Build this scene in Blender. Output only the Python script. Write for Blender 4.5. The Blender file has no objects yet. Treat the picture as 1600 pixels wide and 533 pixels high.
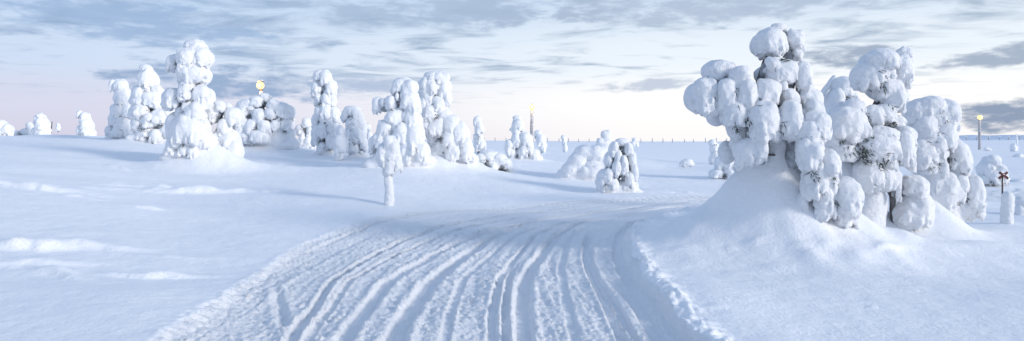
import bpy, math
import numpy as np
from mathutils import Vector

S = bpy.context.scene
C = S.collection
F, HZ, EYE = 1000.0, 218.0, 1.8            # focal length in photo pixels, horizon row, eye height

# ------------------------------------------------------------------ camera
cam = bpy.data.cameras.new('camera')
cam.sensor_width = 36; cam.lens = 36 * F / 1600
cam.shift_y = -(266.5 - HZ) / 1600
cam.clip_start = 0.1; cam.clip_end = 12000
camo = bpy.data.objects.new('camera', cam); C.objects.link(camo)
camo.location = (0, 0, EYE); camo.rotation_euler = (math.radians(90), 0, 0)
S.camera = camo
S.view_settings.view_transform = 'Standard'; S.view_settings.look = 'None'
S.view_settings.gamma = 1; S.view_settings.use_curve_mapping = False
S.view_settings.exposure = 0.36

# ------------------------------------------------------------------ sun and sky
SUN_EL, SUN_AZ = math.radians(17), math.radians(118)    # azimuth clockwise from the view direction (+Y)
sl = bpy.data.lights.new('sun', 'SUN'); sl.energy = 1.9; sl.angle = math.radians(14); sl.color = (1.0, .93, .86)
so = bpy.data.objects.new('sun', sl); C.objects.link(so)
sd = Vector((math.sin(SUN_AZ) * math.cos(SUN_EL), math.cos(SUN_AZ) * math.cos(SUN_EL), math.sin(SUN_EL)))
so.rotation_euler = sd.to_track_quat('Z', 'Y').to_euler(); so.location = (30, -10, 12)

W = bpy.data.worlds.new('World'); S.world = W; W.use_nodes = True
nt = W.node_tree; nt.nodes.clear()
def N(t, **k):
    n = nt.nodes.new(t)
    for a, b in k.items(): setattr(n, a, b)
    return n
def L(a, b): nt.links.new(a, b)
def M(op, a, b=None, c=None, clamp=False):
    n = N('ShaderNodeMath', operation=op, use_clamp=clamp)
    for i, v in enumerate((a, b, c)):
        if v is None: continue
        if isinstance(v, (int, float)): n.inputs[i].default_value = v
        else: L(v, n.inputs[i])
    return n.outputs[0]
def RAMP(f, stops, interp='EASE'):
    n = N('ShaderNodeValToRGB'); r = n.color_ramp; r.interpolation = interp
    while len(r.elements) < len(stops): r.elements.new(0.5)
    for e, (p, c) in zip(r.elements, stops): e.position = p; e.color = (*c, 1)
    L(f, n.inputs[0]); return n.outputs[0]
def MIX(f, a, b, mode='MIX'):
    n = N('ShaderNodeMix', data_type='RGBA', blend_type=mode)
    if isinstance(f, (int, float)): n.inputs[0].default_value = f
    else: L(f, n.inputs[0])
    for i, v in ((6, a), (7, b)):
        if isinstance(v, tuple): n.inputs[i].default_value = (*v, 1)
        else: L(v, n.inputs[i])
    return n.outputs[2]
def SM(v, lo, hi):
    n = N('ShaderNodeMapRange', interpolation_type='SMOOTHSTEP')
    L(v, n.inputs[0]); n.inputs[1].default_value = lo; n.inputs[2].default_value = hi
    return n.outputs[0]
tc = N('ShaderNodeTexCoord'); sp = N('ShaderNodeSeparateXYZ'); L(tc.outputs['Generated'], sp.inputs[0])
dx, dy, dz = sp.outputs
sky = N('ShaderNodeTexSky', sky_type='NISHITA', sun_disc=False)
sky.sun_elevation = SUN_EL; sky.sun_rotation = SUN_AZ; sky.altitude = 400; sky.dust_density = 1.5
nish = MIX(1.0, sky.outputs[0], (.05, .05, .05), 'MULTIPLY')
el = M('MULTIPLY', M('ARCSINE', M('MAXIMUM', dz, 0.0)), 2 / math.pi)          # 0 horizon .. 1 zenith
az = M('ARCTAN2', dx, dy)                                                     # 0 ahead, + to the right
warm = SM(az, -.70, .30)                                                       # 0 on the left, 1 towards the sunset side
hor_l = RAMP(el, [(0, (.55, .54, .66)), (.03, (.56, .57, .70)), (.07, (.51, .60, .75)), (.14, (.43, .56, .74)), (.40, (.29, .41, .64)), (1, (.245, .36, .565))])
hor_r = RAMP(el, [(0, (.82, .80, .80)), (.035, (.86, .85, .84)), (.08, (.70, .76, .82)), (.14, (.52, .62, .75)), (.40, (.31, .42, .64)), (1, (.245, .36, .565))])
base = MIX(warm, hor_l, hor_r)
base = MIX(.06, base, nish)
# a thin high cloud sheet, seen in perspective: direction projected onto a plane overhead
inv = M('DIVIDE', 1.0, M('ADD', M('MAXIMUM', dz, 0.0), .045))
cv = N('ShaderNodeCombineXYZ'); L(M('MULTIPLY', dx, inv), cv.inputs[0]); L(M('MULTIPLY', dy, inv), cv.inputs[1])
mp = N('ShaderNodeMapping'); L(cv.outputs[0], mp.inputs[0])
mp.inputs['Rotation'].default_value = (0, 0, math.radians(-14)); mp.inputs['Scale'].default_value = (.62, .80, 1)
mp.inputs['Location'].default_value = (3.1, 1.7, 0)
n1 = N('ShaderNodeTexNoise'); L(mp.outputs[0], n1.inputs[0])
n1.inputs['Scale'].default_value = 2.6; n1.inputs['Detail'].default_value = 9; n1.inputs['Roughness'].default_value = .57; n1.inputs['Distortion'].default_value = .5
n2 = N('ShaderNodeTexNoise'); L(mp.outputs[0], n2.inputs[0])
n2.inputs['Scale'].default_value = .42; n2.inputs['Detail'].default_value = 3
cov = M('ADD', M('MULTIPLY', n1.outputs[0], .62), M('MULTIPLY', n2.outputs[0], .5))
clo = SM(cov, .54, .71)
clo = M('MULTIPLY', clo, SM(el, .018, .085))
base = MIX(M('MULTIPLY', clo, .92), base, MIX(warm, (.23, .33, .49), (.29, .37, .48)))
# single low cloud bars over the horizon (az, el in radians, half sizes)
nb = N('ShaderNodeTexNoise'); L(tc.outputs['Generated'], nb.inputs[0]); nb.inputs['Scale'].default_value = 22; nb.inputs['Detail'].default_value = 6; nb.inputs['Roughness'].default_value = .6
mb = N('ShaderNodeMapping'); mb.inputs['Scale'].default_value = (1, 1, 3.2); L(tc.outputs['Generated'], mb.inputs[0]); L(mb.outputs[0], nb.inputs[0])
elr = M('MULTIPLY', el, math.pi / 2)
def bar(px, py, hx, hy, tilt, dens):
    a0 = math.atan((px - 800) / F); e0 = math.atan((HZ - py) / F * math.cos(a0))
    da = M('SUBTRACT', az, a0); de = M('SUBTRACT', M('SUBTRACT', elr, e0), M('MULTIPLY', da, tilt))
    r = M('ADD', M('POWER', M('DIVIDE', da, hx * math.cos(a0) ** 2 / F), 2.0), M('POWER', M('DIVIDE', de, hy / F), 2.0))
    f = M('SUBTRACT', 1.0, r)
    f = M('ADD', f, M('MULTIPLY', M('SUBTRACT', nb.outputs[0], .5), 4.2))
    return M('MULTIPLY', SM(f, -.1, 1.1), dens)
for b_, col in ((bar(1330, 88, 100, 17, .0, 1.0), (.30, .36, .46)), (bar(1560, 88, 120, 14, .12, .95), (.30, .36, .46)),
                (bar(1570, 182, 120, 22, .0, .95), (.20, .26, .37)), (bar(1010, 134, 85, 11, .05, .8), (.38, .44, .55)),
                (bar(350, 130, 190, 30, -.03, .95), (.25, .34, .50)), (bar(570, 132, 90, 13, .0, .75), (.33, .41, .56)),
                (bar(700, 20, 260, 26, .0, .85), (.31, .40, .54)), (bar(1150, 8, 420, 26, .02, .8), (.33, .40, .52)),
                (bar(190, 30, 280, 34, -.06, .85), (.27, .38, .56))):
    base = MIX(b_, base, col)
bg = N('ShaderNodeBackground'); L(base, bg.inputs[0]); bg.inputs[1].default_value = 1.0
wo = N('ShaderNodeOutputWorld'); L(bg.outputs[0], wo.inputs[0])

# ------------------------------------------------------------------ helpers
def material(name, col, rough=.6, bump=None, var=None, spec=.3, sss=0.0, emit=None):
    m = bpy.data.materials.new(name); m.use_nodes = True
    t = m.node_tree; p = t.nodes['Principled BSDF']
    p.inputs['Base Color'].default_value = (*col, 1); p.inputs['Roughness'].default_value = rough
    p.inputs['Specular IOR Level'].default_value = spec
    if sss:
        p.inputs['Subsurface Weight'].default_value = sss; p.inputs['Subsurface Radius'].default_value = (.8, 1, 1.2)
        p.inputs['Subsurface Scale'].default_value = .03
    if emit:
        p.inputs['Emission Color'].default_value = (*emit[0], 1); p.inputs['Emission Strength'].default_value = emit[1]
    co = t.nodes.new('ShaderNodeTexCoord')
    if var:
        nz = t.nodes.new('ShaderNodeTexNoise'); nz.inputs['Scale'].default_value = var[0]; nz.inputs['Detail'].default_value = 5
        t.links.new(co.outputs['Object'], nz.inputs[0])
        r = t.nodes.new('ShaderNodeValToRGB'); r.color_ramp.elements[0].color = (*var[1], 1); r.color_ramp.elements[1].color = (*col, 1)
        r.color_ramp.elements[0].position = .35; r.color_ramp.elements[1].position = .65
        t.links.new(nz.outputs[0], r.inputs[0]); t.links.new(r.outputs[0], p.inputs['Base Color'])
    prev = None
    for sc, dist in (bump or []):
        nz = t.nodes.new('ShaderNodeTexNoise'); nz.inputs['Scale'].default_value = sc; nz.inputs['Detail'].default_value = 3; nz.inputs['Roughness'].default_value = .6
        t.links.new(co.outputs['Object'], nz.inputs[0])
        b = t.nodes.new('ShaderNodeBump'); b.inputs['Distance'].default_value = dist; b.inputs['Strength'].default_value = 1
        t.links.new(nz.outputs[0], b.inputs['Height'])
        if prev: t.links.new(prev.outputs[0], b.inputs['Normal'])
        prev = b
    if prev: t.links.new(prev.outputs[0], p.inputs['Normal'])
    return m
SNOW = (.90, .915, .94)
m_ground = material('powder_snow', SNOW, .65, [(3.0, .04), (26, .010), (120, .006)], spec=.2)
m_trail = material('packed_snow', SNOW, .6, [(14, .02), (38, .018), (120, .010)], spec=.2)
m_crust = material('rime_snow', SNOW, .65, [(16, .03), (55, .016), (150, .007)], spec=.2)
m_bark = material('bark', (.10, .085, .075), .9, [(30, .02)], (12, (.22, .22, .23)))
m_need = material('spruce_needles', (.10, .115, .11), .8, None, (9, (.05, .065, .06)))
m_wood = material('weathered_wood', (.17, .14, .12), .85, [(40, .01)], (20, (.10, .08, .07)))
m_frost = material('frosted_wood', (.62, .62, .65), .8, [(16, .03)], (5, (.30, .29, .30)))
m_core = material('shade_grey_twigs', (.62, .65, .69), .8, [(16, .05), (55, .03)], (7, (.26, .28, .31)))  # frosted twigs, their grey also standing in for shade between the clumps
m_red = material('dark_red_paint', (.16, .035, .03), .6, [(40, .005)], (30, (.08, .03, .03)))
m_lamp = material('lamp_glass', (.12, .09, .05), .4, emit=((1, .56, .15), 2.5))
m_metal = material('lamp_housing', (.18, .18, .19), .5, [(60, .003)])
m_fell = material('haze_tinted_fell', (.62, .70, .80), .9, [(.02, 4)], (.03, (.45, .54, .68)))  # frosted fell, with bluish distance haze mixed into its colour

def mesh_obj(name, v, f, mat, parent=None, smooth=True):
    me = bpy.data.meshes.new(name); v = np.asarray(v, np.float32); f = np.asarray(f, np.int32)
    k = f.shape[1]
    me.vertices.add(len(v)); me.vertices.foreach_set('co', v.ravel())
    me.loops.add(f.size); me.loops.foreach_set('vertex_index', f.ravel())
    me.polygons.add(len(f)); me.polygons.foreach_set('loop_start', np.arange(0, f.size, k, dtype=np.int32))
    me.polygons.foreach_set('use_smooth', np.full(len(f), smooth))
    me.update(calc_edges=True); me.validate()
    me.materials.append(mat)
    o = bpy.data.objects.new(name, me); C.objects.link(o)
    if parent: o.parent = parent
    return o
def tag(o, label, cat, group=None):
    o['label'] = label; o['category'] = cat
    if group: o['group'] = group
    return o
def empty(name, loc):
    o = bpy.data.objects.new(name, None); C.objects.link(o); o.location = loc; o.empty_display_size = .2
    return o

rs = np.random.RandomState(5)
LAT = rs.rand(64, 64, 64).astype(np.float32) * 2 - 1
def noise(x, y, z):
    xi = np.floor(x).astype(int); yi = np.floor(y).astype(int); zi = np.floor(z).astype(int)
    fx, fy, fz = x - xi, y - yi, z - zi
    fx, fy, fz = (q * q * (3 - 2 * q) for q in (fx, fy, fz))
    x0, y0, z0 = xi & 63, yi & 63, zi & 63; x1, y1, z1 = (x0 + 1) & 63, (y0 + 1) & 63, (z0 + 1) & 63
    def lp(a, b, t): return a + (b - a) * t
    return lp(lp(lp(LAT[x0, y0, z0], LAT[x1, y0, z0], fx), lp(LAT[x0, y1, z0], LAT[x1, y1, z0], fx), fy),
              lp(lp(LAT[x0, y0, z1], LAT[x1, y0, z1], fx), lp(LAT[x0, y1, z1], LAT[x1, y1, z1], fx), fy), fz)
def noise2(x, y, k=0.0): return noise(x, y, np.full_like(x, k + .37))

def tube(points, radii, n=8):
    P = [Vector(p) for p in points]; v = []; f = []
    for i, p in enumerate(P):
        d = (P[min(i + 1, len(P) - 1)] - P[max(i - 1, 0)]).normalized()
        a = d.orthogonal().normalized(); b = d.cross(a)
        for k in range(n):
            t = 2 * math.pi * k / n
            v.append(p + (a * math.cos(t) + b * math.sin(t)) * radii[i])
    for i in range(len(P) - 1):
        for k in range(n):
            f.append((i * n + k, i * n + (k + 1) % n, (i + 1) * n + (k + 1) % n, (i + 1) * n + k))
    m = len(v); v.append(P[0]); v.append(P[-1])
    for k in range(n):
        f.append((m, (k + 1) % n, k, m)); e = (len(P) - 1) * n; f.append((m + 1, e + k, e + (k + 1) % n, m + 1))
    f = [q if q[0] != q[3] else q for q in f]
    return [tuple(p) for p in v], f
def quads_tris(v, f):      # tube caps are degenerate quads: split into triangles
    out = []
    for q in f:
        if q[0] == q[3]: out.append(q[:3])
        else: out += [(q[0], q[1], q[2]), (q[0], q[2], q[3])]
    return v, out
def tube_obj(name, pts, rad, mat, parent, n=8):
    v, f = quads_tris(*tube(pts, rad, n)); return mesh_obj(name, v, f, mat, parent)
def box(c, s, rot=None):
    v = [Vector(((i & 1) - .5, ((i >> 1) & 1) - .5, ((i >> 2) & 1) - .5)) for i in range(8)]
    v = [Vector((a.x * s[0], a.y * s[1], a.z * s[2])) for a in v]
    if rot: v = [Vector((a.x * math.cos(rot) - a.z * math.sin(rot), a.y, a.x * math.sin(rot) + a.z * math.cos(rot))) for a in v]
    v = [tuple(a + Vector(c)) for a in v]
    return v, [(0, 2, 3, 1), (4, 5, 7, 6), (0, 1, 5, 4), (2, 6, 7, 3), (0, 4, 6, 2), (1, 3, 7, 5)]

# ------------------------------------------------------------------ terrain height
def gp(px, py, Y): return ((px - 800) / F * Y, Y, EYE - (py - HZ) / F * Y)
# tree: name, base pixel x, base pixel y, depth
CTRL = [(0, 300, 14), (0, 400, 9), (0, 255, 20), (0, 219, 34), (150, 216, 36), (130, 214, 52), (10, 213, 58), (200, 219, 36), (240, 222, 34),
        (300, 262, 24), (370, 266, 23.5), (410, 230, 32), (478, 236, 34), (508, 244, 30), (548, 248, 28), (607, 320, 16.4), (630, 263, 24), (690, 258, 25.5),
        (747, 238, 33), (770, 264, 27), (815, 250, 33), (842, 239, 42), (882, 238, 45), (920, 278, 25.5), (965, 301, 21.3), (1073, 261, 36), (1115, 256, 40),
        (1130, 280, 27), (1000, 240, 60), (1000, 223, 190), (1120, 222, 200), (880, 222, 190), (700, 221, 150), (500, 219, 150), (300, 217, 140), (50, 215, 120),
        (1400, 221, 190), (1590, 218, 190), (1590, 232, 110), (1552, 288, 24), (1567, 303, 21), (1573, 352, 13.6), (1600, 400, 10), (1600, 345, 14.3),
        (1250, 398, 10.1), (1430, 382, 11.2), (1510, 372, 12.2), (1300, 300, 22), (1400, 260, 45)]
for q in ((300, 380, 11), (500, 362, 12.6), (760, 321, 17.4), (1000, 430, 8.5), (1000, 533, 5.7), (600, 533, 5.7), (200, 533, 5.7), (1400, 533, 5.7),
          (1300, 440, 8.1), (1550, 440, 8.1), (900, 315, 18.5), (1110, 308, 20), (-100, 480, 6.8), (1050, 345, 14.2)): CTRL.append(q)
K = np.array([gp(*c) for c in CTRL])
Kt = np.stack([3.0 * K[:, 0] / K[:, 1], 1.7 * np.log(K[:, 1])], 1)
def kern(a, b):
    r2 = ((a[:, None, :] - b[None, :, :]) ** 2).sum(2) + 1e-9
    return .5 * r2 * np.log(r2)
n_ = len(K); A_ = np.zeros((n_ + 3, n_ + 3)); A_[:n_, :n_] = kern(Kt, Kt) + np.eye(n_) * .01
A_[:n_, n_] = 1; A_[:n_, n_ + 1:] = Kt; A_[n_, :n_] = 1; A_[n_ + 1:, :n_] = Kt.T
WT = np.linalg.solve(A_, np.concatenate([K[:, 2], np.zeros(3)]))
MOUNDS = []        # x, y, height, radius x, radius y, soft
def mound(px, Y, h, rx, ry=None, soft=.35, rr=None, pw=1.3): MOUNDS.append(((px - 800) / F * Y, Y, h, rx, ry or rx, soft, rr or rx, pw))
mound(1218, 10.5, 3.35, .70, .49, .3, .56, 1.0)                 # skirts of drifted snow round the big trees
mound(1300, 10.3, .25, .7, .35, .3)
mound(1352, 12.1, 1.0, .5, .4, .28)
mound(1446, 12.3, 1.0, .5, .4, .25, .6)
mound(1480, 11.6, .30, .6, .4, .3)
mound(1545, 9.8, .30, 1.3, .5, .5)
mound(1085, 11.5, .25, .9, .8, .5)
mound(308, 24.0, 1.0, 1.1, .6, .4); mound(342, 24.0, .6, 1.1, .5, .4); mound(222, 33.8, .5, .9, .7, .4)
mound(405, 31.7, 1.1, 1.6, .6, .5); mound(642, 24.4, .8, 1.1, .5, .4); mound(706, 25.6, .9, 1.1, .5, .4)
mound(825, 33.4, .6, .8, .7, .3); mound(925, 26.2, .3, 1.0, .6, .4); mound(1130, 27.3, .3, .6, .6, .3); mound(590, 31.5, .3, 2, .6, .5)
# wind drifts: px, py on the flat, length, width, height, heading (deg)
DR = []
for px, py, ln, wd, h, ang in ((60, 405, .9, .22, .20, 20), (20, 425, .8, .25, .14, 15), (85, 436, .5, .14, .12, -25), (230, 428, .8, .10, .08, 8), (270, 404, .35, .09, .06, 0),
                               (172, 246, 1.2, .3, .16, 5), (310, 288, 2.0, .28, .16, 25), (240, 290, 1.6, .35, .12, 10), (60, 295, 1.4, .4, .16, 0), (235, 345, .16, .12, .10, 0),
                               (120, 300, .5, .2, .08, 0), (375, 352, .2, .1, .05, 0), (180, 318, .2, .12, .07, 0), (215, 345, .4, .18, .05, 0), (470, 240, 1.5, .4, .12, 0),
                               (425, 262, 2.2, .5, -.16, 0), (1075, 303, 1.2, .3, .10, 0), (1390, 412, .35, .07, .06, 30), (1290, 415, .12, .06, .04, 0), (1250, 414, .2, .05, .03, 0),
                               (1180, 408, .12, .06, .05, 0), (1120, 495, .12, .06, .03, 0), (1140, 409, .1, .06, .04, 0)):
    Y = EYE * F / (py - HZ) if py > 310 else {246: 22, 288: 17.5, 290: 17.5, 295: 15, 300: 14.5, 240: 29, 262: 25, 303: 20.5}[py]
    DR.append(((px - 800) / F * Y, Y, ln, wd, h, math.radians(ang)))

def G(poly, z=0.0):
    """photo polyline on the level trail -> ground points"""
    return np.array([((px - 800) / F * EYE * F / (py - HZ), EYE * F / (py - HZ)) for px, py in poly])
def resample(P, n):
    d = np.r_[0, np.cumsum(np.hypot(*np.diff(P, axis=0).T))]; s = np.linspace(0, d[-1], 400)
    Q = np.stack([np.interp(s, d, P[:, i]) for i in (0, 1)], 1)
    k = 31; pad = np.pad(Q, ((k // 2, k // 2), (0, 0)), mode='reflect', reflect_type='odd')
    Q = np.stack([np.convolve(pad[:, i], np.ones(k) / k, 'valid') for i in (0, 1)], 1)
    return Q[np.linspace(0, 399, n).astype(int)]
LE = np.vstack([[(-2.2, -8)], [(-3.0, 3)], G([(240, 533), (335, 465), (430, 400), (500, 363), (590, 338), (680, 327), (760, 321), (880, 316), (1000, 311), (1120, 305.5)]), [(13, 22.3), (24, 24)]])
RE = np.vstack([[(3.2, -8)], [(1.9, 3)], G([(1085, 533), (1040, 480), (1003, 430), (985, 392), (982, 365), (1008, 348), (1060, 338), (1120, 324)]), [(12, 18.3), (24, 20.2)]])
LE, RE = resample(LE, 70), resample(RE, 70)
CE = (LE + RE) / 2
def seg_dist(P, Q, want_s=False):
    """distance of points P from polyline Q, the signed side and arc length"""
    best = np.full(len(P), 1e9); side = np.zeros(len(P)); arc = np.zeros(len(P)); acc = 0.0
    for a, b in zip(Q[:-1], Q[1:]):
        d = b - a; l = math.hypot(*d)
        if l < 1e-6: continue
        rx, ry = P[:, 0] - a[0], P[:, 1] - a[1]
        t = np.clip((rx * d[0] + ry * d[1]) / l ** 2, 0, 1)
        dd = np.hypot(rx - t * d[0], ry - t * d[1]); m = dd < best
        best = np.where(m, dd, best); side = np.where(m, (d[0] * ry - d[1] * rx) / l, side); arc = np.where(m, acc + t * l, arc); acc += l
    return best, side, arc

def H0(x, y):
    x = np.asarray(x, float); y = np.asarray(y, float)
    Y = np.clip(y, 5, 230); t = np.clip(x / np.maximum(y, 5), -1.0, 1.0)
    p = np.stack([3.0 * t.ravel(), 1.7 * np.log(Y.ravel())], 1); z = np.zeros(len(p))
    for i in range(0, len(p), 20000):
        q = p[i:i + 20000]; z[i:i + 20000] = kern(q, Kt) @ WT[:n_] + WT[n_] + q @ WT[n_ + 1:]
    z = np.clip(z, -.5, 3).reshape(x.shape)
    far = np.maximum(np.hypot(x, y) - 230, 0)
    z = z - far * .012
    z = z * np.clip((y + 14) / 18, 0, 1)
    return z
def H1(x, y):
    z = H0(x, y) + .13 * noise2(x * .21, y * .3, 70) * np.clip((y - 9) / 9, 0, 1) * np.clip((60 - y) / 20, 0, 1)
    for mx, my, h, rx, ry, s, rr, pw in MOUNDS:
        r = np.sqrt(((x - mx) / np.where(x > mx, rr, rx)) ** 2 + ((y - my) / ry) ** 2 + (s / rx) ** 2)
        r = r * (1 + .16 * noise2(x * 1.1 + mx, y * 1.1, 60) + .11 * noise2(x * 3.1, y * 3.1 + mx, 61))
        z = z + h * np.exp(-r ** pw)
    return z
def HZ1(x, y): return float(H1(np.array([x]), np.array([y]))[0])

# ------------------------------------------------------------------ ground sheet (fan of cells, finest near the viewer)
tt = np.arange(-.86, .8601, 1.4 / 640)
phi_f = np.arctan(tt); pe = phi_f[-1]
phi_o = np.linspace(pe, 2 * math.pi - pe, 90)[1:-1]
phi = np.r_[phi_f, phi_o]; sc = np.r_[1 / np.cos(phi_f), np.full(len(phi_o), 1 / math.cos(pe))]
rho = [.25, .6, 1, 1.5, 2, 2.5, 3, 3.4, 3.8, 4.1, 4.4]
while rho[-1] < 420: rho.append(rho[-1] * (1 + min(.012, max(rho[-1], 4.6) / (640 * EYE) * (.30 if 13.5 < rho[-1] < 21.5 else .62))))
while rho[-1] < 9000: rho.append(rho[-1] * 1.06)
rho = np.array(rho); nr, nc = len(rho), len(phi)
X = rho[:, None] * (np.sin(phi) * sc)[None]; Yg = rho[:, None] * (np.cos(phi) * sc)[None]
Z = H1(X, Yg)
P = np.stack([X.ravel(), Yg.ravel()], 1); z = Z.ravel()
R_ = np.hypot(P[:, 0], P[:, 1])
near = R_ < 60
xn, yn = P[near, 0], P[near, 1]; dz_ = np.zeros(near.sum())
for ax, ay, ln, wd, h, an in DR:
    u = (xn - ax) * math.cos(an) + (yn - ay) * math.sin(an); w = -(xn - ax) * math.sin(an) + (yn - ay) * math.cos(an)
    m = (np.abs(u) < 4 * ln) & (np.abs(w) < 5 * wd)
    uu, ww = u[m], w[m]
    ww = ww + wd * (.6 * noise2(xn[m] * 2.2, yn[m] * 2.2, 4) + .3 * noise2(xn[m] * 6, yn[m] * 6, 5))
    prof = np.where(ww < 0, np.exp(-(ww / (wd * .45)) ** 2), np.exp(-(ww / (wd * 1.7)) ** 2))     # steep towards the viewer
    dz_[m] += 1.0 * h * prof * np.exp(-(uu / ln) ** 2) * (.75 + .5 * noise2(xn[m] * 3, yn[m] * 3, 9))
dz_ += .075 * noise2(xn * .45, yn * .7, 1) + .022 * noise2(xn * 1.3 + .5 * yn, yn * 1.9, 2) + .006 * noise2(xn * 4.5 + 2 * yn, yn * 6, 3)
# wind crust ripples and scattered crumbs
cr = noise2(xn * 7.1, yn * 7.1, 6); patch = np.clip(noise2(xn * .5, yn * .5, 7) * 2.5 + .0, 0, 1)
dz_ += .05 * patch * np.clip(cr - .72, 0, 1)
dz_ += .012 * np.clip(noise2(xn * .8 - .3 * yn, yn * 2.6, 12), 0, 1) ** 2
z[near] += dz_
# the trail
tb = (P[:, 0] > -9) & (P[:, 0] < 26) & (P[:, 1] > -9) & (P[:, 1] < 27)
Q = P[tb]
dl, sl_, arcl = seg_dist(Q, LE); dr_, sr_, arcr = seg_dist(Q, RE); dc, sc_, arc = seg_dist(Q, CE)
inl = -np.sign(sl_) * dl; inr = np.sign(sr_) * dr_                # >0 on the trail side of each edge
edge_n = .10 * noise2(Q[:, 0] * 2.2, Q[:, 1] * 2.2, 20) + .05 * noise2(Q[:, 0] * 7, Q[:, 1] * 7, 21)
inr_n = inr + edge_n; inl_n = inl + edge_n * .5
ins = np.minimum(inl_n, inr_n)
ins = np.minimum(ins, 9); inside = ins > 0
sm = lambda a, lo, hi: (lambda t: t * t * (3 - 2 * t))(np.clip((a - lo) / (hi - lo), 0, 1))
lat = np.sign(sc_) * dc
flat = 1 - .65 * sm(Q[:, 1], 9, 15)
d = -.075 * flat * sm(ins, -.05, .18)
ch = (.55 * noise2(lat * 13, arc * 7, 30) + .35 * noise2(lat * 27, arc * 19, 31) + .5 * noise2(lat * 5, arc * 1.3, 32))
rough = .9 + .8 * np.clip(noise2(lat * 2.6, arc * .35, 33) + .3, 0, 1)
clod = np.clip(noise2(Q[:, 0] * 17, Q[:, 1] * 17, 34) - .38, 0, 1)
calm = 1 - .8 * sm(Q[:, 1], 12.5, 16.5)
d += sm(ins, 0, .25) * (calm * (.015 * ch * rough + .05 * clod * rough) + .014 * calm * noise2(lat * 11, arc * .3, 45) + .012 * calm * noise2(lat * 24, arc * .5, 46) + .02 * noise2(lat * 4.5, arc * .25, 47) + .016 * calm * noise2(Q[:, 0] * 33, Q[:, 1] * 33, 44))
# broken snow along the right edge, a cleated tread strip along the left one
berm = np.exp(-((inr + .05) / .17) ** 2) * (Q[:, 1] < 16)
d += berm * (.06 + .05 * noise2(Q[:, 0] * 4.5, Q[:, 1] * 4.5, 35) + .04 * noise2(Q[:, 0] * 11, Q[:, 1] * 11, 36) + .03 * noise2(Q[:, 0] * 23, Q[:, 1] * 23, 37))
d += .05 * np.exp(-((inr + .5) / .45) ** 2) * (inr < .1)
bl = np.exp(-((inl - .10) / .16) ** 2)
calm_ = 1 - .85 * sm(Q[:, 1], 11, 15.5)
d += calm_ * bl * (.025 + .014 * np.sin(arcl * 2 * math.pi / .17 + 2 * noise2(Q[:, 0], Q[:, 1], 38)) + .03 * noise2(Q[:, 0] * 14, Q[:, 1] * 14, 39))
# ski and runner grooves, traced where they run
GR = [([(438, 540), (470, 488), (505, 445), (550, 405), (615, 370), (690, 348), (770, 335), (870, 326), (1000, 318)], .07, .075),
      ([(462, 540), (500, 480), (545, 430), (600, 393), (660, 366), (740, 346), (840, 332)], .05, .05),
      ([(522, 540), (552, 488), (585, 450), (640, 404), (700, 372), (770, 350), (870, 333), (980, 325)], .11, .085),
      ([(605, 540), (632, 480), (665, 440), (705, 400), (750, 368), (810, 346), (900, 331), (1020, 322)], .13, .10),
      ([(690, 540), (702, 480), (722, 430), (752, 394), (790, 366), (860, 340)], .06, .035),
      ([(768, 540), (768, 480), (780, 430), (800, 392), (832, 362), (880, 342), (960, 330)], .06, .06),
      ([(792, 540), (789, 480), (794, 430), (806, 390)], .05, .07),
      ([(826, 540), (815, 480), (818, 440), (832, 400), (860, 368), (900, 345), (990, 331), (1100, 322)], .11, .10),
      ([(905, 540), (885, 470), (875, 410), (885, 370), (920, 346)], .06, .03),
      ([(985, 540), (950, 480), (925, 430), (914, 395), (916, 368), (926, 354)], .06, .075),
      ([(1010, 540), (968, 486), (935, 436), (922, 400), (924, 370)], .05, .06),
      ([(1050, 540), (1010, 490), (975, 452), (950, 428)], .12, .07),
      ([(1075, 540), (1030, 490), (985, 440), (966, 400), (966, 372), (985, 350), (1040, 335)], .10, .05)]
GR = [(resample(G(p_), 46), w_, d_) for p_, w_, d_ in GR]
for f_, w_, d_, k0 in ((.06, .05, .05, 26), (.14, .09, .09, 36), (.24, .05, .05, 34), (.33, .10, .10, 40), (.43, .05, .05, 37), (.52, .09, .09, 39), (.62, .05, .05, 36), (.72, .10, .10, 40), (.82, .05, .05, 38), (.91, .08, .08, 39)):
    GR.append(((LE * (1 - f_) + RE * f_)[k0:66], w_, d_))       # runs that carry on round the bend
for q, wd, dep in GR:
    lo, hi = q.min(0) - .8, q.max(0) + .8
    m = (Q[:, 0] > lo[0]) & (Q[:, 0] < hi[0]) & (Q[:, 1] > lo[1]) & (Q[:, 1] < hi[1])
    dd, sd_, ar = seg_dist(Q[m], q)
    fade = np.where(q[0, 1] < 7, 1.0, sm(ar, 0, 1.5)) * (1 - sm(ar, ar.max() - 1.2, ar.max()))
    dd = dd + .012 * calm[m] * noise2(Q[m][:, 0] * 9, Q[m][:, 1] * 9, 41)
    groove = 1 - sm(dd, wd * .62, wd * .95)
    dm = d[m]
    dm = dm * (1 - groove * .65 * fade) - groove * .075 * .65 * fade * 1.0
    dm += fade * .58 * (-dep * groove + dep * .38 * np.exp(-((dd - wd * 1.25) / (wd * .35)) ** 2) * (1 + .9 * calm[m] ** 2 * noise2(Q[m][:, 0] * 12, Q[m][:, 1] * 12, 42)))
    d[m] = d[m] + (dm - d[m]) * (1 - .15 * sm(Q[m][:, 1], 10, 16))
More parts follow.
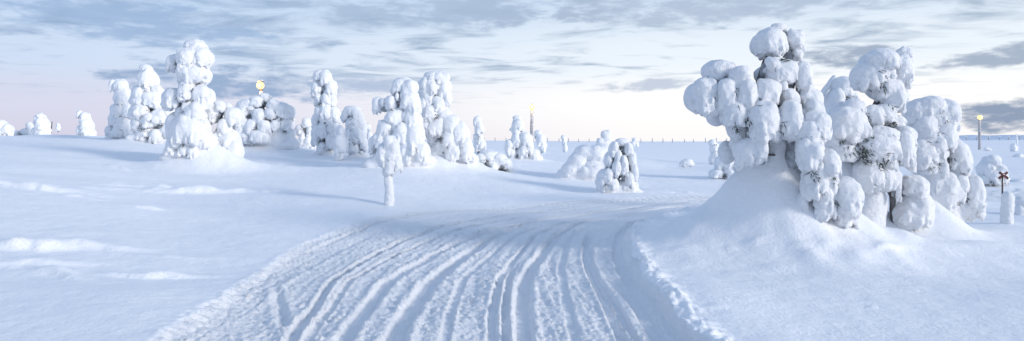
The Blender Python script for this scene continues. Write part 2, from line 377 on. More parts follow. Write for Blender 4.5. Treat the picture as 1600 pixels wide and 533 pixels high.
# a short slanted scrape on the left of the trail
q = G([(432, 440), (440, 470), (446, 492)]); dd, _, _ = seg_dist(Q, q); d += -.03 * np.exp(-(dd / .05) ** 2) + .02 * np.exp(-((dd - .10) / .05) ** 2)
z[tb] += d
V = np.stack([P[:, 0], P[:, 1], z], 1)
idx = np.arange(nr * nc).reshape(nr, nc); nx = np.roll(idx, -1, 1)
FQ = np.stack([idx[:-1], idx[1:], nx[1:], nx[:-1]], -1).reshape(-1, 4)[:, ::-1]
flag = np.zeros(nr * nc, bool); ii = np.flatnonzero(tb); flag[ii[inside]] = True
ft = flag[FQ].all(1)
def sub(f):
    u, inv_ = np.unique(f, return_inverse=True); return V[u], inv_.reshape(-1, 4)
# centre cap
cv_ = np.r_[V, [[0, 0, z[idx[0]].mean()]]]
ground = mesh_obj('snow_ground', *sub(FQ[~ft]), m_ground); ground['kind'] = 'structure'
trail = mesh_obj('snow_trail', *sub(FQ[ft]), m_trail); trail['kind'] = 'structure'

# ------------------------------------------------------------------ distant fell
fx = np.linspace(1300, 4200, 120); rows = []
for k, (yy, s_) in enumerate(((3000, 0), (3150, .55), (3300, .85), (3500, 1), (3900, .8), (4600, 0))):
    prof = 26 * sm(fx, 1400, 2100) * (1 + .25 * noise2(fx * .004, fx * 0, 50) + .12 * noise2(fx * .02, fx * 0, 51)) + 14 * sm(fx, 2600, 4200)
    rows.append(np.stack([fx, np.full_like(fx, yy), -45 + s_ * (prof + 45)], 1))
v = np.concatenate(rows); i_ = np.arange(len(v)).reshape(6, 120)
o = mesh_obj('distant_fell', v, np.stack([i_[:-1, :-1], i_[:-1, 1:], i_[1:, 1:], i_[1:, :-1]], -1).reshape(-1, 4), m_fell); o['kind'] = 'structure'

# ------------------------------------------------------------------ snow clumps: smooth blends of lobes, meshed with surface nets
def surface_nets(D, org, h):
    s = D < 0; nx_, ny_, nz_ = D.shape
    acc = np.zeros((nx_ - 1, ny_ - 1, nz_ - 1, 3)); cnt = np.zeros((nx_ - 1, ny_ - 1, nz_ - 1))
    cs = [(i, j, k) for i in (0, 1) for j in (0, 1) for k in (0, 1)]
    sl3 = lambda A, c: A[c[0]:nx_ - 1 + c[0], c[1]:ny_ - 1 + c[1], c[2]:nz_ - 1 + c[2]]
    for a in cs:
        for ax in range(3):
            if a[ax]: continue
            b = list(a); b[ax] = 1
            da, db = sl3(D, a), sl3(D, b); m = (da < 0) != (db < 0)
            t = np.where(m, da / np.where(m, da - db, 1), 0)
            for q in range(3): acc[..., q] += m * (a[q] + (t if q == ax else 0))
            cnt += m
    act = cnt > 0; ids = np.full(act.shape, -1); ids[act] = np.arange(act.sum())
    base_ = np.stack(np.nonzero(act), 1); v = (base_ + acc[act] / cnt[act][:, None]) * h + org
    faces = []
    for ax in range(3):
        b_, c_ = [(1, 2), (2, 0), (0, 1)][ax]
        lo = [slice(1, -1)] * 3; lo[ax] = slice(0, -1); hi = [slice(1, -1)] * 3; hi[ax] = slice(1, None)
        m = s[tuple(lo)] != s[tuple(hi)]; fl = s[tuple(hi)][m]
        p = np.stack(np.nonzero(m), 1); p[:, b_] += 1; p[:, c_] += 1
        def cid(db, dc):
            q = p.copy(); q[:, b_] -= db; q[:, c_] -= dc
            return ids[q[:, 0], q[:, 1], q[:, 2]]
        quad = np.stack([cid(1, 1), cid(0, 1), cid(0, 0), cid(1, 0)], 1)
        quad[fl] = quad[fl][:, ::-1]; faces.append(quad)
    return v, np.concatenate(faces)

def sdf_mesh(lobes, h, k, ref, fuzz, streak, seed, zc=0., zr=1.):
    """lobes: (centre, radii); ref: clump size for the streak scale"""
    c = np.array([l[0] for l in lobes]); r = np.array([l[1] for l in lobes]); pad = 3 * h + .12 * ref
    lo = (c - r).min(0) - pad; hi = (c + r).max(0) + pad
    n = np.ceil((hi - lo) / h).astype(int) + 1
    g = [lo[i] + h * np.arange(n[i]) for i in range(3)]
    GX, GY, GZ = np.meshgrid(*g, indexing='ij')
    D = np.full(GX.shape, 5.0 * ref + 1.0); pe_ = k + 3 * h + .3 * ref
    for cc, rr in zip(c, r):
        i0 = np.maximum(np.floor((cc - rr - pe_ - lo) / h).astype(int), 0); i1 = np.minimum(np.ceil((cc + rr + pe_ - lo) / h).astype(int) + 1, n)
        sl_3 = tuple(slice(p_, q_) for p_, q_ in zip(i0, i1))
        a, b, e = (GX[sl_3] - cc[0]), (GY[sl_3] - cc[1]), (GZ[sl_3] - cc[2]); Ds = D[sl_3]
        k0 = np.sqrt((a / rr[0]) ** 2 + (b / rr[1]) ** 2 + (e / rr[2]) ** 2) + 1e-6
        k1 = np.sqrt((a / rr[0] ** 2) ** 2 + (b / rr[1] ** 2) ** 2 + (e / rr[2] ** 2) ** 2) + 1e-6
        dd = k0 * (k0 - 1) / k1
        hh = np.clip(.5 + .5 * (Ds - dd) / k, 0, 1); D[sl_3] = Ds + (dd - Ds) * hh - k * hh * (1 - hh)
    m = np.abs(D) < .22 * ref + 2 * h
    x, y, zz = GX[m], GY[m], GZ[m]; o = seed * 7.31
    wl = np.clip(.45 - (zz - zc) / zr, .08, 1.0)
    dn = streak * ref * wl * (noise(x / (.15 * ref) + o, y / (.15 * ref), zz / (.7 * ref)) + .6 * noise(x / (.07 * ref), y / (.07 * ref) + o, zz / (.22 * ref)))
    dn += .035 * ref * noise(x / (.24 * ref), y / (.24 * ref) + o, zz / (.24 * ref))
    dn += .06 * ref * noise(x / (.5 * ref), y / (.5 * ref), zz / (.5 * ref) + o)
    if fuzz: dn += fuzz * (.35 + wl) * (noise(x / .045, y / .045, zz / .05 + o) + .7 * noise(x / .09 + o, y / .09, zz / .11))
    D[m] += dn
    return surface_nets(D, lo, h)

def clump_lobes(c, rx, rd, rz, rg, small=False, tilt=0.):
    lob = [((0, 0, .12 * rz), (.86 * rx, .86 * rd, .80 * rz))]
    for k in range(2 if small else 4):
        a = rg.rand() * 6.283; q = .25 + .2 * rg.rand(); s = .5 + .15 * rg.rand()
        lob.append(((q * rx * math.cos(a), q * rd * math.sin(a), (.12 + .28 * rg.rand()) * rz), (s * rx, s * rd, s * .95 * rz)))
    nf = 4 if small else rg.randint(6, 10); a0 = rg.rand() * 6.283
    for k in range(nf):
        a = a0 + 6.283 * (k + .5 * rg.rand()) / nf; s = .26 + .16 * rg.rand(); q = .52 + .12 * rg.rand()
        lob.append(((q * rx * math.cos(a), q * rd * math.sin(a), -(.15 + .32 * rg.rand()) * rz), (s * rx, s * rd, (.42 + .16 * rg.rand()) * rz)))
    if not small:                                   # knobs of snow frozen onto the surface
        for k in range(7):
            a = rg.rand() * 6.283; e = rg.uniform(-.5, 1.1); s = .17 + .13 * rg.rand()
            lob.append(((.72 * rx * math.cos(a) * math.cos(e), .72 * rd * math.sin(a) * math.cos(e), .72 * rz * math.sin(e)), (s * rx, s * rd, s * rz * 1.1)))
    return [((c[0] + l[0][0], c[1] + l[0][1], c[2] + l[0][2] - tilt * l[0][0] * min(1, rz / rx)), l[1]) for l in lob]

def tuft(p, out, n, ln, rg):
    """a spray of stiff frosted needles: thin double-sided wedges"""
    v = []; f = []
    for k in range(n):
        d = Vector(rg.randn(3)) * .55 + Vector(out) + Vector((0, 0, -.5)); d.normalize()
        a = d.orthogonal().normalized() * ln * .09; b = d.cross(a)
        q = Vector(p) + Vector(rg.randn(3)) * ln * .3; l = ln * (.6 + .7 * rg.rand()); i = len(v)
        v += [q + a, q - a * .5 + b, q - a * .5 - b, q + d * l]
        f += [(i, i + 1, i + 3), (i + 1, i + 2, i + 3), (i + 2, i, i + 3), (i, i + 2, i + 1)]
    return v, f

TREE_N = [0]
def snow_tree(data, org, scale, Y, base, label, group=None, kind='tree', name='snow_covered_spruce', trunk=True, bare=None, depth=None, smooth=0, extra=None, tufts=1.0, back=True, body='', fwd=None, ms=None, skirt=None):
    """data: clump outlines (x, y, rx, ry) read in a zoomed view with origin org and scale; base: photo pixel of the foot"""
    TREE_N[0] += 1; rg = np.random.RandomState(100 + TREE_N[0])
    cl = np.array(data, float); cl[:, 0] = org[0] + cl[:, 0] / scale; cl[:, 1] = org[1] + cl[:, 1] / scale; cl[:, 2:] /= scale
    bx = (base[0] - 800) / F * Y; bz = HZ1(bx, Y)
    root = empty(name, (bx, Y, bz)); tag(root, label, kind, group)
    W2 = lambda px, py, dpx: np.array([(px - 800) / F * (Y - dpx * Y / F), Y - dpx * Y / F, EYE - (py - HZ) / F * (Y - dpx * Y / F)]) - np.array([bx, Y, bz])
    u = Y / F
    order = np.argsort(cl[:, 1]); mids = []
    def axis(py):
        w = np.exp(-((cl[:, 1] - py) / (1.2 * cl[:, 3].mean() + 4)) ** 2) * cl[:, 2] * cl[:, 3]; return (w * cl[:, 0]).sum() / max(w.sum(), 1e-6)
    vox = max(.012, Y / 640 * (1.38 if Y < 20 else 1.08)); cents = []
    for i, (px, py, rx, ry) in enumerate(cl):
        near_ = np.abs(cl[:, 1] - py) < (cl[:, 3] + ry) * .7
        ax = axis(py); Wd = max(np.max(np.abs(cl[near_, 0] - ax) + cl[near_, 2]), rx)
        q = max(0, Wd ** 2 * .8 - (px - ax) ** 2) ** .5
        dp = max(0, q - .55 * rx) * (.55 if depth is None else depth) + rg.uniform(-.12, .12) * rx
        if fwd: dp += fwd(px, py)
        rd = min(1.0 * math.sqrt(rx * ry), 1.25 * rx)
        variants = [dp]
        if back and min(rx, ry) * u > .16 and dp > .35 * rx: variants.append(-dp)
        for j, dpx in enumerate(variants):
            c = W2(px + (0 if j == 0 else rg.uniform(-.3, .3) * rx), py + (0 if j == 0 else rg.uniform(-.2, .2) * ry), dpx)
            X_, D_, Z_ = 1.03 * rx * u, 1.03 * rd * u, 1.09 * ry * u
            small = rx < 9
            h = vox * (1 if j == 0 else 2.4); h = max(min(h, min(X_, Z_) / 4.5), .008)
            ref = math.sqrt(X_ * Z_)
            v, f = sdf_mesh(clump_lobes(c, X_, D_, Z_, rg, small, .5 * (px - ax) / Wd + rg.uniform(-.25, .25)), h, ((.08 if Y < 20 else .05) if not smooth else .2) * ref, ref, (.013 if Y < 20 else .007 * Y / 10) if not smooth else .003,   (.11 if Y < 20 else .15) if not smooth else .03, rg.randint(60), c[2], Z_)
            mesh_obj('snow_clump', v, f, m_crust, root)
            if j == 0: cents.append((c, X_, D_, Z_))
    # the snow frozen into one mantle behind and between the clumps, and its flared foot
    mr = float(np.mean([q[1] for q in cents])); man = []
    sc_m = ms if ms else (.80 if Y < 20 else .76)
    for c, a, b, e in cents:
        man.append((c, np.array([a, b, e]) * sc_m))
        if back and a > .16: man.append((c * np.array([1, -.8, 1]), np.array([a, b, e]) * sc_m))
    for px, py, rx, ry in Zm(body): man.append((W2(px, py, 0), np.array([rx, rx * .9, ry]) * u))
    if skirt is None and Y > 20 and len(cl) > 8: skirt = .9
    if skirt:
        wl = (cl[:, 0] - cl[:, 2]).min(), (cl[:, 0] + cl[:, 2]).max(); low = cl[cl[:, 1] > np.percentile(cl[:, 1], 60)]
        wl = max(wl[0], (low[:, 0] - low[:, 2]).min()), min(wl[1], (low[:, 0] + low[:, 2]).max()); hw = (wl[1] - wl[0]) / 2 * u
        for t in np.linspace(-1, 1, 7):
            cx = W2((wl[0] + wl[1]) / 2 + t * (wl[1] - wl[0]) * .42, base[1], 0); cx[2] = HZ1(cx[0] + bx, Y) - bz - .05
            man.append((cx, np.array([.34 * hw, .5 * hw, hw * skirt * (.75 - .5 * abs(t) ** 1.5) * rg.uniform(.8, 1.15)])))
    v, f = sdf_mesh(man, vox * (1.45 if Y < 20 else 1.3), (.6 if body else .35) * mr, mr, .005 if Y < 20 else .002 * Y / 10, .05, 17)
    mesh_obj('snow_mantle', v, f, m_crust, root)
    # the frosted tangle of branches inside that the clumps hang on, greyed to paint shade into the hollows
    core = []
    for c, a, b, e in cents:
        px_ = (c[0] + bx) / (c[1] + Y) * F + 800; py_ = HZ - (c[2] + bz - EYE) / (c[1] + Y) * F
        ax_ = W2(axis(py_), py_, 0); cc = c * .72 + ax_ * .28; cc[1] = c[1] * .45 + .1 * b; cc[2] = c[2] - .08 * e
        core.append((cc, np.array([a, b * 1.1, e]) * .74))
    v, f = sdf_mesh(core, max(vox * 2.0, .012), .5 * float(np.mean([q[1] for q in cents])), float(np.mean([q[1] for q in cents])), .012, .10, 11)
    mesh_obj('frosted_branches', v, f, m_core, root)
    # trunk and the limbs that carry the clumps
    if trunk:
        top = cl[order[0]]; zt = top[1] + top[3] * .2
        ys = np.linspace(base[1] + .15 / u, zt, 8); pts = [W2(base[0] + (axis(y_) - base[0]) * min(1, k / 3.0), y_, 0) for k, y_ in enumerate(ys)]
        ht = pts[-1][2] - pts[0][2]; r0 = .035 * ht + .02
        if bare: r0 = bare * u
        tube_obj('trunk', pts, [r0 * (1 - .8 * k / 7) for k in range(8)], m_bark, root)
        pa = np.array(pts)
        for c, a, b, e in cents:
            if a < .12: continue
            zz = min(max(c[2] - .4 * abs(c[0] - np.interp(c[2], pa[:, 2], pa[:, 0])), pa[0, 2] + .2), pa[-1, 2]); s0 = np.array([np.interp(zz, pa[:, 2], pa[:, q]) for q in range(3)])
            if np.linalg.norm(c - s0) < .1: continue
            mid = (s0 + c) / 2 + np.array([0, 0, .12 * np.linalg.norm(c - s0)])
            tube_obj('limb', [s0, mid, c], [.028, .02, .01], m_bark, root, 6)
    # needles showing in the gaps between neighbouring clumps
    tv, tf = [], []
    if tufts:
        for i in range(len(cents)):
            for j in range(i):
                ca, cb = cents[i], cents[j]; dv = cb[0] - ca[0]; l = np.linalg.norm(dv[[0, 2]])
                if l > (ca[1] + cb[1]) * 1.0 + .02 or rg.rand() > .75 * tufts: continue
                t = (ca[1] + ca[3]) / (ca[1] + ca[3] + cb[1] + cb[3]); p = ca[0] + dv * t; rr = min(ca[1], cb[1])
                for _ in range(2):
                    a = rg.uniform(-2.6, -.5); o_ = np.array([math.cos(a) * .4, math.sin(a), rg.uniform(-.5, .1)])
                    p2 = p + o_ * rr * rg.uniform(.45, .75) - np.array([0, 0, rr * rg.uniform(0, .5)])
                    v, f = tuft(p2, o_ * .7, 9, max(.05, min(.16, rr * .5)), rg)
                    n0 = len(tv); tv += v; tf += [tuple(q + n0 for q in ff) for ff in f]
        if tv: mesh_obj('needles', [tuple(q) for q in tv], tf, m_need, root, False)['kind'] = 'stuff'
    if extra: extra(root, W2, u, rg)
    return root

def Zm(s):       # "x y rx ry; ..." -> rows
    return [tuple(float(q) for q in r.split()) for r in s.split(';') if r.strip()]
def mix(*parts): # several zoomed views -> photo pixels
    out = []
    for s, o, k in parts:
        for x, y, a, b in Zm(s): out.append((o[0] + x / k, o[1] + y / k, a / k, b / k))
    return out
O0 = (0, 0)
# --- the three big ones on the right
A = mix(("410 42 40 24;375 105 74 66;485 92 42 46;495 160 25 30;425 230 72 52;385 195 30 30;430 295 22 28;522 260 38 72;155 228 66 44;240 258 50 48;88 335 66 78;185 335 44 74;130 395 30 34;"
         "270 330 54 68;360 320 64 56;222 415 60 54;345 450 72 92;460 355 42 52;465 450 54 88;245 495 38 48;545 365 56 62;540 455 44 58;395 500 32 48;575 430 40 70", (1070, 30), 2.805),
        ("110 120 30 72;45 140 48 62;320 70 54 78;320 150 52 68;345 255 56 78;290 365 26 54;410 185 44 58;405 270 38 50;385 330 42 58;388 405 18 38;357 400 15 36;425 395 16 30;485 340 66 92;470 430 38 34;515 455 26 24;360 20 52 62;10 60 40 70", (1150, 190), 2.805))
def rime_bits(root, W2, u, rg): pass
snow_tree(A, O0, 1, 10.3, (1228, 395), 'large snow-laden spruce with a clump of snow jutting out left, beside the trail bend', 'big snow-laden trees right of the trail', body='1222 208 36 45;1214 242 32 40;1224 275 34 44', fwd=lambda x, y: 48 if x > 1240 and y > 195 else (25 if y > 225 else 0))
B = mix(("285 95 72 48;375 76 38 36;212 165 62 62;260 150 32 62;365 140 44 62;305 150 30 28;300 222 72 54;345 265 34 58;315 280 22 32;285 330 52 42;325 366 54 32;150 312 52 48;130 380 82 72;60 440 62 54;"
         "110 500 66 44;240 340 42 48;275 430 78 44;370 440 46 58;250 490 72 54;150 420 42 42", (1280, 60), 2.805),
        ("100 60 92 58;45 180 62 78;120 195 44 58;148 110 26 54;205 70 40 78;65 270 26 24;35 262 22 28;168 185 20 26;180 235 12 58;235 345 72 80;215 400 48 38;250 232 52 48", (1340, 210), 2.805))
snow_tree(B, O0, 1, 11.7, (1385, 380), 'tall snow-laden spruce with a leaning wedge-shaped snow head, middle of the big right-hand group', bare=6, group='big snow-laden trees right of the trail', body='1358 322 26 46;1348 352 30 32;1436 330 22 34')
Cc = mix(("490 300 66 48;430 322 46 52;560 350 52 74;470 380 52 58;550 430 42 64;440 490 62 44;520 340 40 50", (1280, 60), 2.805),
         ("285 90 62 62;345 70 48 62;310 140 42 38;325 20 60 40;435 100 52 74;455 160 32 38;372 150 26 42;335 215 32 64;390 230 48 74;395 290 32 54;455 215 30 44;445 270 28 34;505 270 44 94;475 320 50 54;420 390 30 44", (1340, 210), 2.805))
snow_tree(Cc, O0, 1, 12.8, (1480, 372), 'broad stooping snow-laden spruce at the right end of the big right-hand group', 'big snow-laden trees right of the trail', body='1472 330 28 36;1456 300 28 42;1462 356 42 18')
def stick(root, W2, u, rg):
    p, q = W2(1278, 156, 0), W2(1303, 121, 0)
    v, f = sdf_mesh([(p + (q - p) * t, np.array([5.2 - 1.5 * t] * 3) * u) for t in np.linspace(0, 1, 9)], .02, .04, .08, .01, .1, 4)
    mesh_obj('snowy_branch', v, f, m_crust, root)
snow_tree(Zm("105 215 52 48;75 275 38 54;140 250 32 30;60 330 34 44;50 390 40 50;90 400 50 60;70 470 60 60"), (1280, 60), 2.805, 15.5, (1315, 330),
          'smaller snow-laden spruce with one bare slanting snowy branch, peeking out between the two tallest trees', extra=stick)
# --- trees along the left and centre
g1 = Zm("355 50 44 34;375 85 30 38;325 100 44 52;265 107 23 32;345 150 56 44;320 210 34 44;270 240 36 42;375 235 38 48;325 270 24 24;300 292 24 24;330 360 72 68;315 430 38 30;345 445 24 28;350 300 40 45;270 420 32 40;390 400 30 40")
snow_tree(g1, (160, 55), 2.422, 24, (302, 262), 'tallest snow-covered spruce on the left, with knobbly snow head')
snow_tree(Zm("420 282 32 32;445 270 24 22;385 295 18 28;495 310 32 38;512 300 14 22;410 312 22 24;465 350 32 36;482 400 34 44;440 395 30 36;455 440 40 40;500 440 28 40"), (160, 55), 2.422, 24.6, (350, 258),
          'low snow-covered spruce right beside the tallest left-hand one', smooth=0)
snow_tree(Zm("165 130 26 20;170 170 30 42;132 252 22 38;150 230 36 42;185 245 44 34;205 220 20 32;145 290 36 32;180 325 32 32;160 376 30 30;205 385 28 30;218 312 34 32;250 300 22 26;245 360 30 30;140 340 30 30"), (160, 55), 2.422, 33.5, (232, 222),
          'slender snow-covered spruce with a thin top, second tall one from the left')
snow_tree(Zm("40 190 14 23;68 195 26 26;75 235 30 38;60 290 26 32;95 290 22 30;45 320 22 27;75 335 32 30;30 365 20 24;95 362 27 27;58 372 27 24"), (160, 55), 2.422, 36, (186, 218),
          'narrow snow-covered spruce with a hooked top, leftmost of the tall trees')
snow_tree(Zm("175 175 28 24;130 197 42 28;85 235 56 54;225 215 36 30;270 245 52 44;315 257 20 38;150 280 42 48;210 262 32 34;275 310 42 38;230 322 32 30;60 330 46 54;80 385 52 42;180 330 42 38;110 332 42 48;310 362 26 28;40 300 30 40;150 380 60 40"), (360, 100), 3.332, 31.5, (408, 230),
          'wide snow-covered spruce clump right below the leftmost glowing lamp')
snow_tree(Zm("395 310 27 32;365 342 27 30;415 352 24 32;380 392 24 38;408 410 32 38;430 420 17 30"), (360, 100), 3.332, 34, (478, 236),
          'small dark-gapped snowy spruce just left of the thin tall one with drooping top', tufts=1.6)
snow_tree(Zm("460 65 32 30;495 78 32 42;450 130 32 44;460 182 26 32;520 130 30 46;500 190 28 48;530 192 22 42;470 260 32 44;445 300 24 44;500 260 38 54;540 270 36 48;450 370 28 54;490 340 38 48;480 440 32 38;520 320 38 48;525 400 30 50;545 350 30 50"), (360, 100), 3.332, 30, (508, 244),
          'thin tall snow-crusted spruce with drooping top and many dark gaps', tufts=1.7)
snow_tree(Zm("630 245 46 27;605 267 30 32;655 270 37 37;640 310 42 38;680 322 27 42;625 362 32 42;665 375 42 48;640 430 37 42;695 420 24 38"), (360, 100), 3.332, 28.5, (552, 247),
          'stocky snow-crusted spruce just right of the thin tall one with drooping top', tufts=1.5)
snow_tree(Zm("575 360 22 36;575 420 38 52;570 475 36 28"), (360, 100), 3.332, 27.3, (533, 250), 'little white snow cone in front of the thin tall spruce', smooth=1, trunk=True)
snow_tree(Zm("715 330 19 23;725 380 17 32;728 430 17 34"), (360, 100), 3.332, 33, (578, 238), 'narrow snowy sapling right behind the stocky snow-crusted spruce')
snow_tree(Zm("170 77 35 17;145 107 38 37;190 120 44 48;135 152 12 19;45 190 27 37;70 180 16 24;105 180 28 34;110 212 22 16;205 190 40 64;185 172 36 42;130 260 56 54;200 270 52 64;80 310 46 54;160 330 52 64;215 350 52 74;20 375 22 40;60 352 42 44;240 410 46 54;180 400 52 64;110 400 50 60"), (575, 100), 2.961, 24, (640, 262),
          'broad snow-covered spruce with a ball of snow sticking out left near its top', depth=.4)
snow_tree(Zm("300 60 46 27;335 77 44 42;265 110 32 48;300 110 37 48;355 130 34 64;275 165 37 48;330 200 42 48;255 215 22 64;290 230 42 44;350 240 42 34;320 300 58 48;270 290 32 44;385 290 42 54;300 350 27 24;325 387 24 32;290 390 22 37;375 350 37 54;430 330 42 64;400 400 48 64;450 400 42 64"), (575, 100), 2.961, 25.5, (695, 256),
          'tall round-topped snow-covered spruce at the centre left, beside the one with the snow ball')
def rime_post(root, W2, u, rg):
    pts = [W2(607 + 1.6 * math.sin(t * 5), 322 - 62 * t, 0) for t in np.linspace(0, 1, 12)]
    v, f = sdf_mesh([(p, np.array([7.4, 7.4, 9]) * u * (1.08 - .25 * k / 11) * rg.uniform(.85, 1.12)) for k, p in enumerate(pts)], .018, .03, .14, .02, .14, 9)
    mesh_obj('rime_coat', v, f, m_crust, root)
snow_tree(Zm("100 372 30 42;115 402 36 62;72 425 36 54;100 470 32 48;135 452 26 50;95 420 30 50"), (575, 100), 2.961, 16.4, (607, 320),
          'slim snow-capped sapling on a straight rime-coated stem standing at the trail edge', bare=5, extra=rime_post)
snow_tree(Zm("505 265 21 23;515 300 26 30;500 337 16 17;515 352 26 30;525 375 24 28;505 385 20 25"), (575, 100), 2.961, 33, (748, 237), 'small knob-topped snowy spruce between the round-topped tree and the lamp')
snow_tree([(752, 250, 14, 11), (765, 245, 15, 10), (780, 250, 13, 11), (790, 256, 11, 9), (770, 258, 14, 9), (748, 258, 8, 8), (797, 260, 6, 5)], O0, 1, 27, (770, 264), 'low snowed-over bush left of the lamp with the little spruce', kind='bush', name='snow_covered_bush', trunk=False)
snow_tree(Zm("145 212 26 21;150 255 44 42;140 292 27 22;140 345 34 48;100 380 34 48;195 340 42 48;185 400 40 48;215 380 32 48;170 437 22 24;240 430 42 36;115 420 32 34"), (770, 130), 3.808, 33, (818, 249), 'rounded snowy spruce in front of the central lamp post', tufts=1.4)
snow_tree(Zm("270 302 27 24;285 342 30 42;295 390 24 34"), (770, 130), 3.808, 42, (842, 239), 'small snowy spruce right behind the foot of the central lamp post')
snow_tree(Zm("420 325 18 16;425 350 16 22;430 390 17 32"), (770, 130), 3.808, 45, (883, 238), 'tiny club-shaped snowy sapling standing alone right of the central lamp')
snow_tree(Zm("250 205 70 50;330 215 80 60;320 320 95 66;150 325 62 50;200 268 66 62;385 185 56 52;430 210 30 60;260 340 60 48;110 350 50 30;385 65 22 23;415 66 30 27;360 132 28 36;410 112 40 28;400 300 50 80"), (860, 195), 4.633, 25.5, (922, 277),
          'wide smooth snow mound with a small tree top poking out, behind the arched one', kind='tree', smooth=1, tufts=.35, ms=.97)
snow_tree(Zm("520 130 58 32;460 180 40 54;420 260 36 62;565 180 36 54;595 260 32 74;610 350 32 74;575 400 42 62;570 460 60 36;490 240 34 62;480 320 40 64;410 380 66 58;375 430 52 52;450 430 46 54;535 300 34 80;612 450 30 44;400 460 52 32"), (860, 195), 4.633, 21.3, (965, 300),
          'arched snow-bent spruce standing alone by the far side of the trail', tufts=.7)
snow_tree(Zm("610 112 20 20;600 140 26 20;622 140 18 20"), (860, 195), 4.633, 70, (990, 229), 'tiny far snow lump on the horizon right of the arched spruce', trunk=False, tufts=0, name='snow_covered_bush', kind='bush')
snow_tree(Zm("690 310 34 19;670 316 16 13;712 316 15 13"), (840, 150), 2.963, 36, (1073, 261), 'lone round snow-capped bush on the open plain', kind='bush', name='snow_covered_bush', trunk=False)
snow_tree(Zm("810 217 21 16;820 242 23 24;820 282 22 30;812 300 20 25"), (840, 150), 2.963, 40, (1116, 255), 'small snowy spruce farther off, left of the biggest tree')
snow_tree(Zm("865 250 26 32;890 240 24 28;850 312 24 37;880 300 32 48;832 362 35 26;890 360 32 34;930 320 40 60"), (840, 150), 2.963, 27, (1135, 280), 'snowy spruce half hidden behind the left side of the biggest tree')
snow_tree([(1552, 254, 11, 12), (1544, 265, 12, 13), (1560, 268, 13, 13), (1552, 278, 16, 12), (1540, 281, 9, 8), (1569, 281, 7, 8)], O0, 1, 24, (1552, 288), 'squat speckled snowy spruce behind the red cross marker', tufts=1.6)
snow_tree([(1601, 322, 16, 15), (1592, 330, 12, 12), (1612, 330, 18, 18)], O0, 1, 15.5, (1600, 344), 'snowed-over bush at the right edge beside the thick rime post', kind='bush', name='snow_covered_bush', trunk=False)
snow_tree([(1594, 290, 18, 10), (1606, 292, 20, 12)], O0, 1, 26, (1598, 298), 'smooth snow hump of a buried bush right of the red cross marker', kind='bush', name='snow_covered_bush', trunk=False, smooth=1, tufts=0)
snow_tree([(1583, 228, 4, 4), (1584, 233, 4, 5)], O0, 1, 95, (1584, 237), 'tiny far snowy sapling at the right edge of the plain', tufts=0)
snow_tree([(1592, 245, 8, 5), (1599, 246, 6, 4)], O0, 1, 70, (1594, 249), 'flat far snowy bush at the right edge of the plain', kind='bush', name='snow_covered_bush', trunk=False, tufts=0)
snow_tree([(1542, 233, 4.5, 2.5), (1546, 234, 3, 2)], O0, 1, 100, (1543, 235), 'tiny far snow lump on the plain below the right-hand lamp', kind='bush', name='snow_covered_bush', trunk=False, tufts=0)
snow_tree([(1536, 368, 4, 5), (1541, 366, 4, 4), (1538, 374, 7, 5)], O0, 1, 12.3, (1538, 378), 'little frosted twig tuft poking from the snow left of the thick rime post', kind='shrub', name='frosted_shrub', trunk=False, tufts=1.5)
# --- far left
snow_tree([(2, 197, 8, 10), (11, 203, 8, 10), (3, 208, 9, 7)], O0, 1, 56, (6, 214), 'small far snowy spruce at the left edge of the picture')
snow_tree([(28, 209, 7, 5), (40, 207, 7, 6), (45, 198, 4.5, 7)], O0, 1, 58, (36, 214), 'low far snowy bush, second from the left edge', kind='bush', name='snow_covered_bush', trunk=False)
snow_tree([(57, 187, 4, 8), (63, 184, 5.5, 7), (65, 195, 9, 11), (66, 206, 12, 9), (56, 206, 6, 7)], O0, 1, 56, (64, 214), 'cone-shaped far snowy spruce left of the thin dark pole')
snow_tree([(91, 196, 2.5, 4), (91, 201, 4, 4)], O0, 1, 75, (91, 205), 'tiny far snow stump right of the thin dark pole', tufts=0)
snow_tree([(124, 179, 4.5, 6), (132, 185, 6.5, 10), (135, 197, 10, 12), (137, 208, 11, 8), (125, 204, 5.5, 9)], O0, 1, 50, (133, 214), 'lone far snowy spruce on the left crest with a leaning shape')

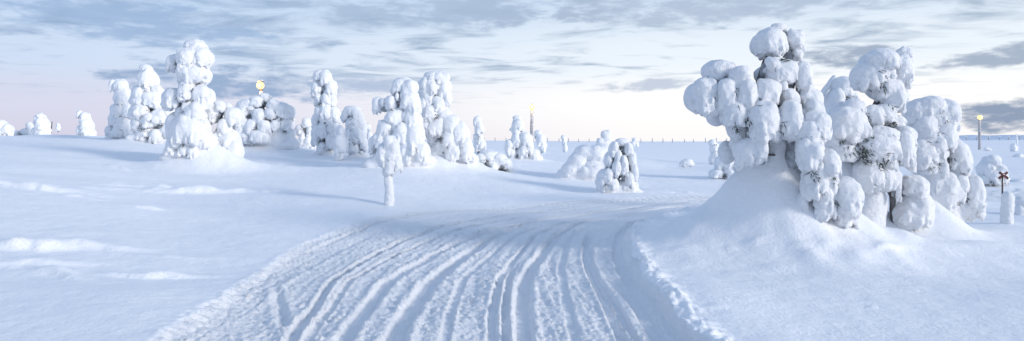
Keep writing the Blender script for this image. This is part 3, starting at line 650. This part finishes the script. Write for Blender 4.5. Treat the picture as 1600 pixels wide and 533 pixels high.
# ------------------------------------------------------------------ lamps, posts, marker, fence
def lamp_post(px, py, Y, wpx, label, power, br=.2):
    x = (px - 800) / F * Y; z0 = HZ1(x, Y); zt = EYE + (HZ - py) / F * Y; h = zt - z0; u = Y / F
    root = empty('lamp_post', (x, Y, z0)); tag(root, label, 'lamp post', 'lit lamp posts along the ski track')
    tube_obj('pole', [(0, 0, -.3), (0, 0, h - .1)], [.10, .075], m_wood, root, 10)
    rw = wpx * u / 2
    v, f = sdf_mesh([((.02 * math.sin(t * 9), 0, -.1 + t * (h - .45)), np.array([1, 1, 1.6]) * rw * (1.05 - .2 * t)) for t in np.linspace(0, 1, 26)], .06, .1, .2, .03, .12, 3)
    mesh_obj('rime_coat', v, f, m_frost, root)
    a, b = box((0, -.08, h + .09), (.16, .5, .06)); mesh_obj('lamp_housing', a, b, m_metal, root, False)
    v, f = sdf_mesh([((0, -.02, h + .145), (.09, .2, .035)), ((.02, .05, h + .15), (.07, .12, .035))], .03, .05, .15, .01, .05, 5); mesh_obj('snow_cap', v, f, m_crust, root)
    n = 12; vv, ff = [], []
    for i in range(7):
        t = math.pi * i / 6
        for k in range(n): vv.append((br * math.sin(t) * math.cos(6.2832 * k / n), -.12 + 1.2 * br * math.sin(t) * math.sin(6.2832 * k / n), h + .05 - br * .95 + br * math.cos(t)))
    for i in range(6):
        for k in range(n): ff.append((i * n + k, (i + 1) * n + k, (i + 1) * n + (k + 1) % n, i * n + (k + 1) % n))
    mesh_obj('lamp_bowl', vv, ff, m_lamp, root)
    li = bpy.data.lights.new('lamp_light', 'POINT'); li.energy = power; li.color = (1, .72, .42); li.shadow_soft_size = .2
    lo = bpy.data.objects.new('lamp_light', li); C.objects.link(lo); lo.parent = root; lo.location = (0, -.12 - 1.6 * br, h - .16)
lamp_post(408, 130, 35, 7, 'glowing lamp above the wide snow-covered spruce clump on the left', 60, .2)
lamp_post(831, 165, 68, 4.8, 'rime-coated lit lamp post at the centre behind the rounded snowy spruce', 60, .27)
lamp_post(1530.5, 181, 105, 3.6, 'distant lit lamp post on the right against the dark low cloud', 60, .34)

def rimed_post(px, pyb, pyt, Y, wpx, label, lean=0, group=None):
    x = (px - 800) / F * Y; u = Y / F; z0 = HZ1(x, Y); h = EYE + (HZ - pyt) * u - z0
    root = empty('rime_coated_post', (x, Y, z0)); tag(root, label, 'post', group)
    tube_obj('post', [(0, 0, -.3), (lean * u * .9, 0, h * .95)], [.05, .045], m_wood, root)
    v, f = sdf_mesh([((lean * u * t, 0, -.08 + t * h), np.array([1, 1, 1.15]) * wpx * u / 2 * (1 - .08 * t)) for t in np.linspace(0, 1, 14)], max(.02, Y / 640), .06, .14, .014, .09, int(px) % 50)
    mesh_obj('rime_coat', v, f, m_crust, root)
rimed_post(1572, 352, 301, 13.6, 15, 'thick rime-coated post standing right of the big trees below the red cross', 3)
rimed_post(1590, 219, 209, 110, 3, 'far leaning snowy pole on the horizon at the right edge', -2)
# cross marker
Y = 21; x = (1567 - 800) / F * Y; u = Y / F; z0 = HZ1(x, Y)
root = empty('cross_marker', (x, Y, z0)); tag(root, 'dark red cross-shaped trail marker on a thin pole', 'trail marker')
hc = EYE + (HZ - 274) * u - z0
tube_obj('pole', [(0, .02, -.3), (0, .02, hc - .02)], [.026, .024], m_wood, root)
for k, (a_, yy) in enumerate(((.62, -.012), (-.62, -.036))):
    v, f = box((0, yy, hc), (.36, .022, .075), a_); mesh_obj('cross_board', v, f, m_red, root, False)
v, f = sdf_mesh([((.0, -.02, hc + .03), (.05, .03, .025)), ((.13, -.02, hc + .13), (.04, .025, .02)), ((-.13, -.02, hc + .13), (.04, .025, .02))], .01, .01, .05, .004, .05, 7); mesh_obj('snow_cap', v, f, m_crust, root)
# thin pole on the left crest
Y = 60; x = (79 - 800) / F * Y; z0 = HZ1(x, Y)
root = empty('thin_pole', (x, Y, z0)); tag(root, 'thin dark leaning pole on the far left crest between small trees', 'pole')
tube_obj('pole', [(0, 0, -.5), (.14, 0, EYE + (HZ - 190) / F * Y - z0)], [.05, .035], m_wood, root, 6)
# fence on the skyline
root = empty('snow_fence', (0, 190, HZ1(0, 190))); tag(root, 'long far fence of snow-capped posts along the horizon', 'fence')
rg = np.random.RandomState(8); tops = []
v0, f0 = quads_tris(*tube([(0, 0, -.6), (.02, 0, 1.15)], [.11, .09], 6))
for i, px in enumerate(np.arange(560, 1625, 16.4)):
    Y = 190; x = (px + rg.uniform(-2, 2) - 800) / F * Y; zz = HZ1(x, Y) - HZ1(0, 190)
    if i == 0: first = mesh_obj('post', v0, f0, m_frost, root); o = first
    else: o = first.copy(); C.objects.link(o); o.parent = root
    o.location = (x, 0, zz); o.rotation_euler = (0, rg.uniform(-.08, .08), 0); s_ = rg.uniform(.75, 1.1); o.scale = (1.3, 1.3, s_)
    if i == 0:
        cv2, cf2 = sdf_mesh([((0, 0, 0), (.2, .2, .16))], .06, .05, .2, .01, .05, 3); cap0 = mesh_obj('snow_cap', cv2, cf2, m_crust, root); c_ = cap0
    else: c_ = cap0.copy(); C.objects.link(c_); c_.parent = root
    c_.location = (x, 0, zz + 1.2 * s_); tops.append((x, 0, zz + .9 * s_))
for dz2 in (0, -.4): tube_obj('wire', [(a, b, c + dz2) for a, b, c in tops], [.004] * len(tops), m_metal, root, 4)
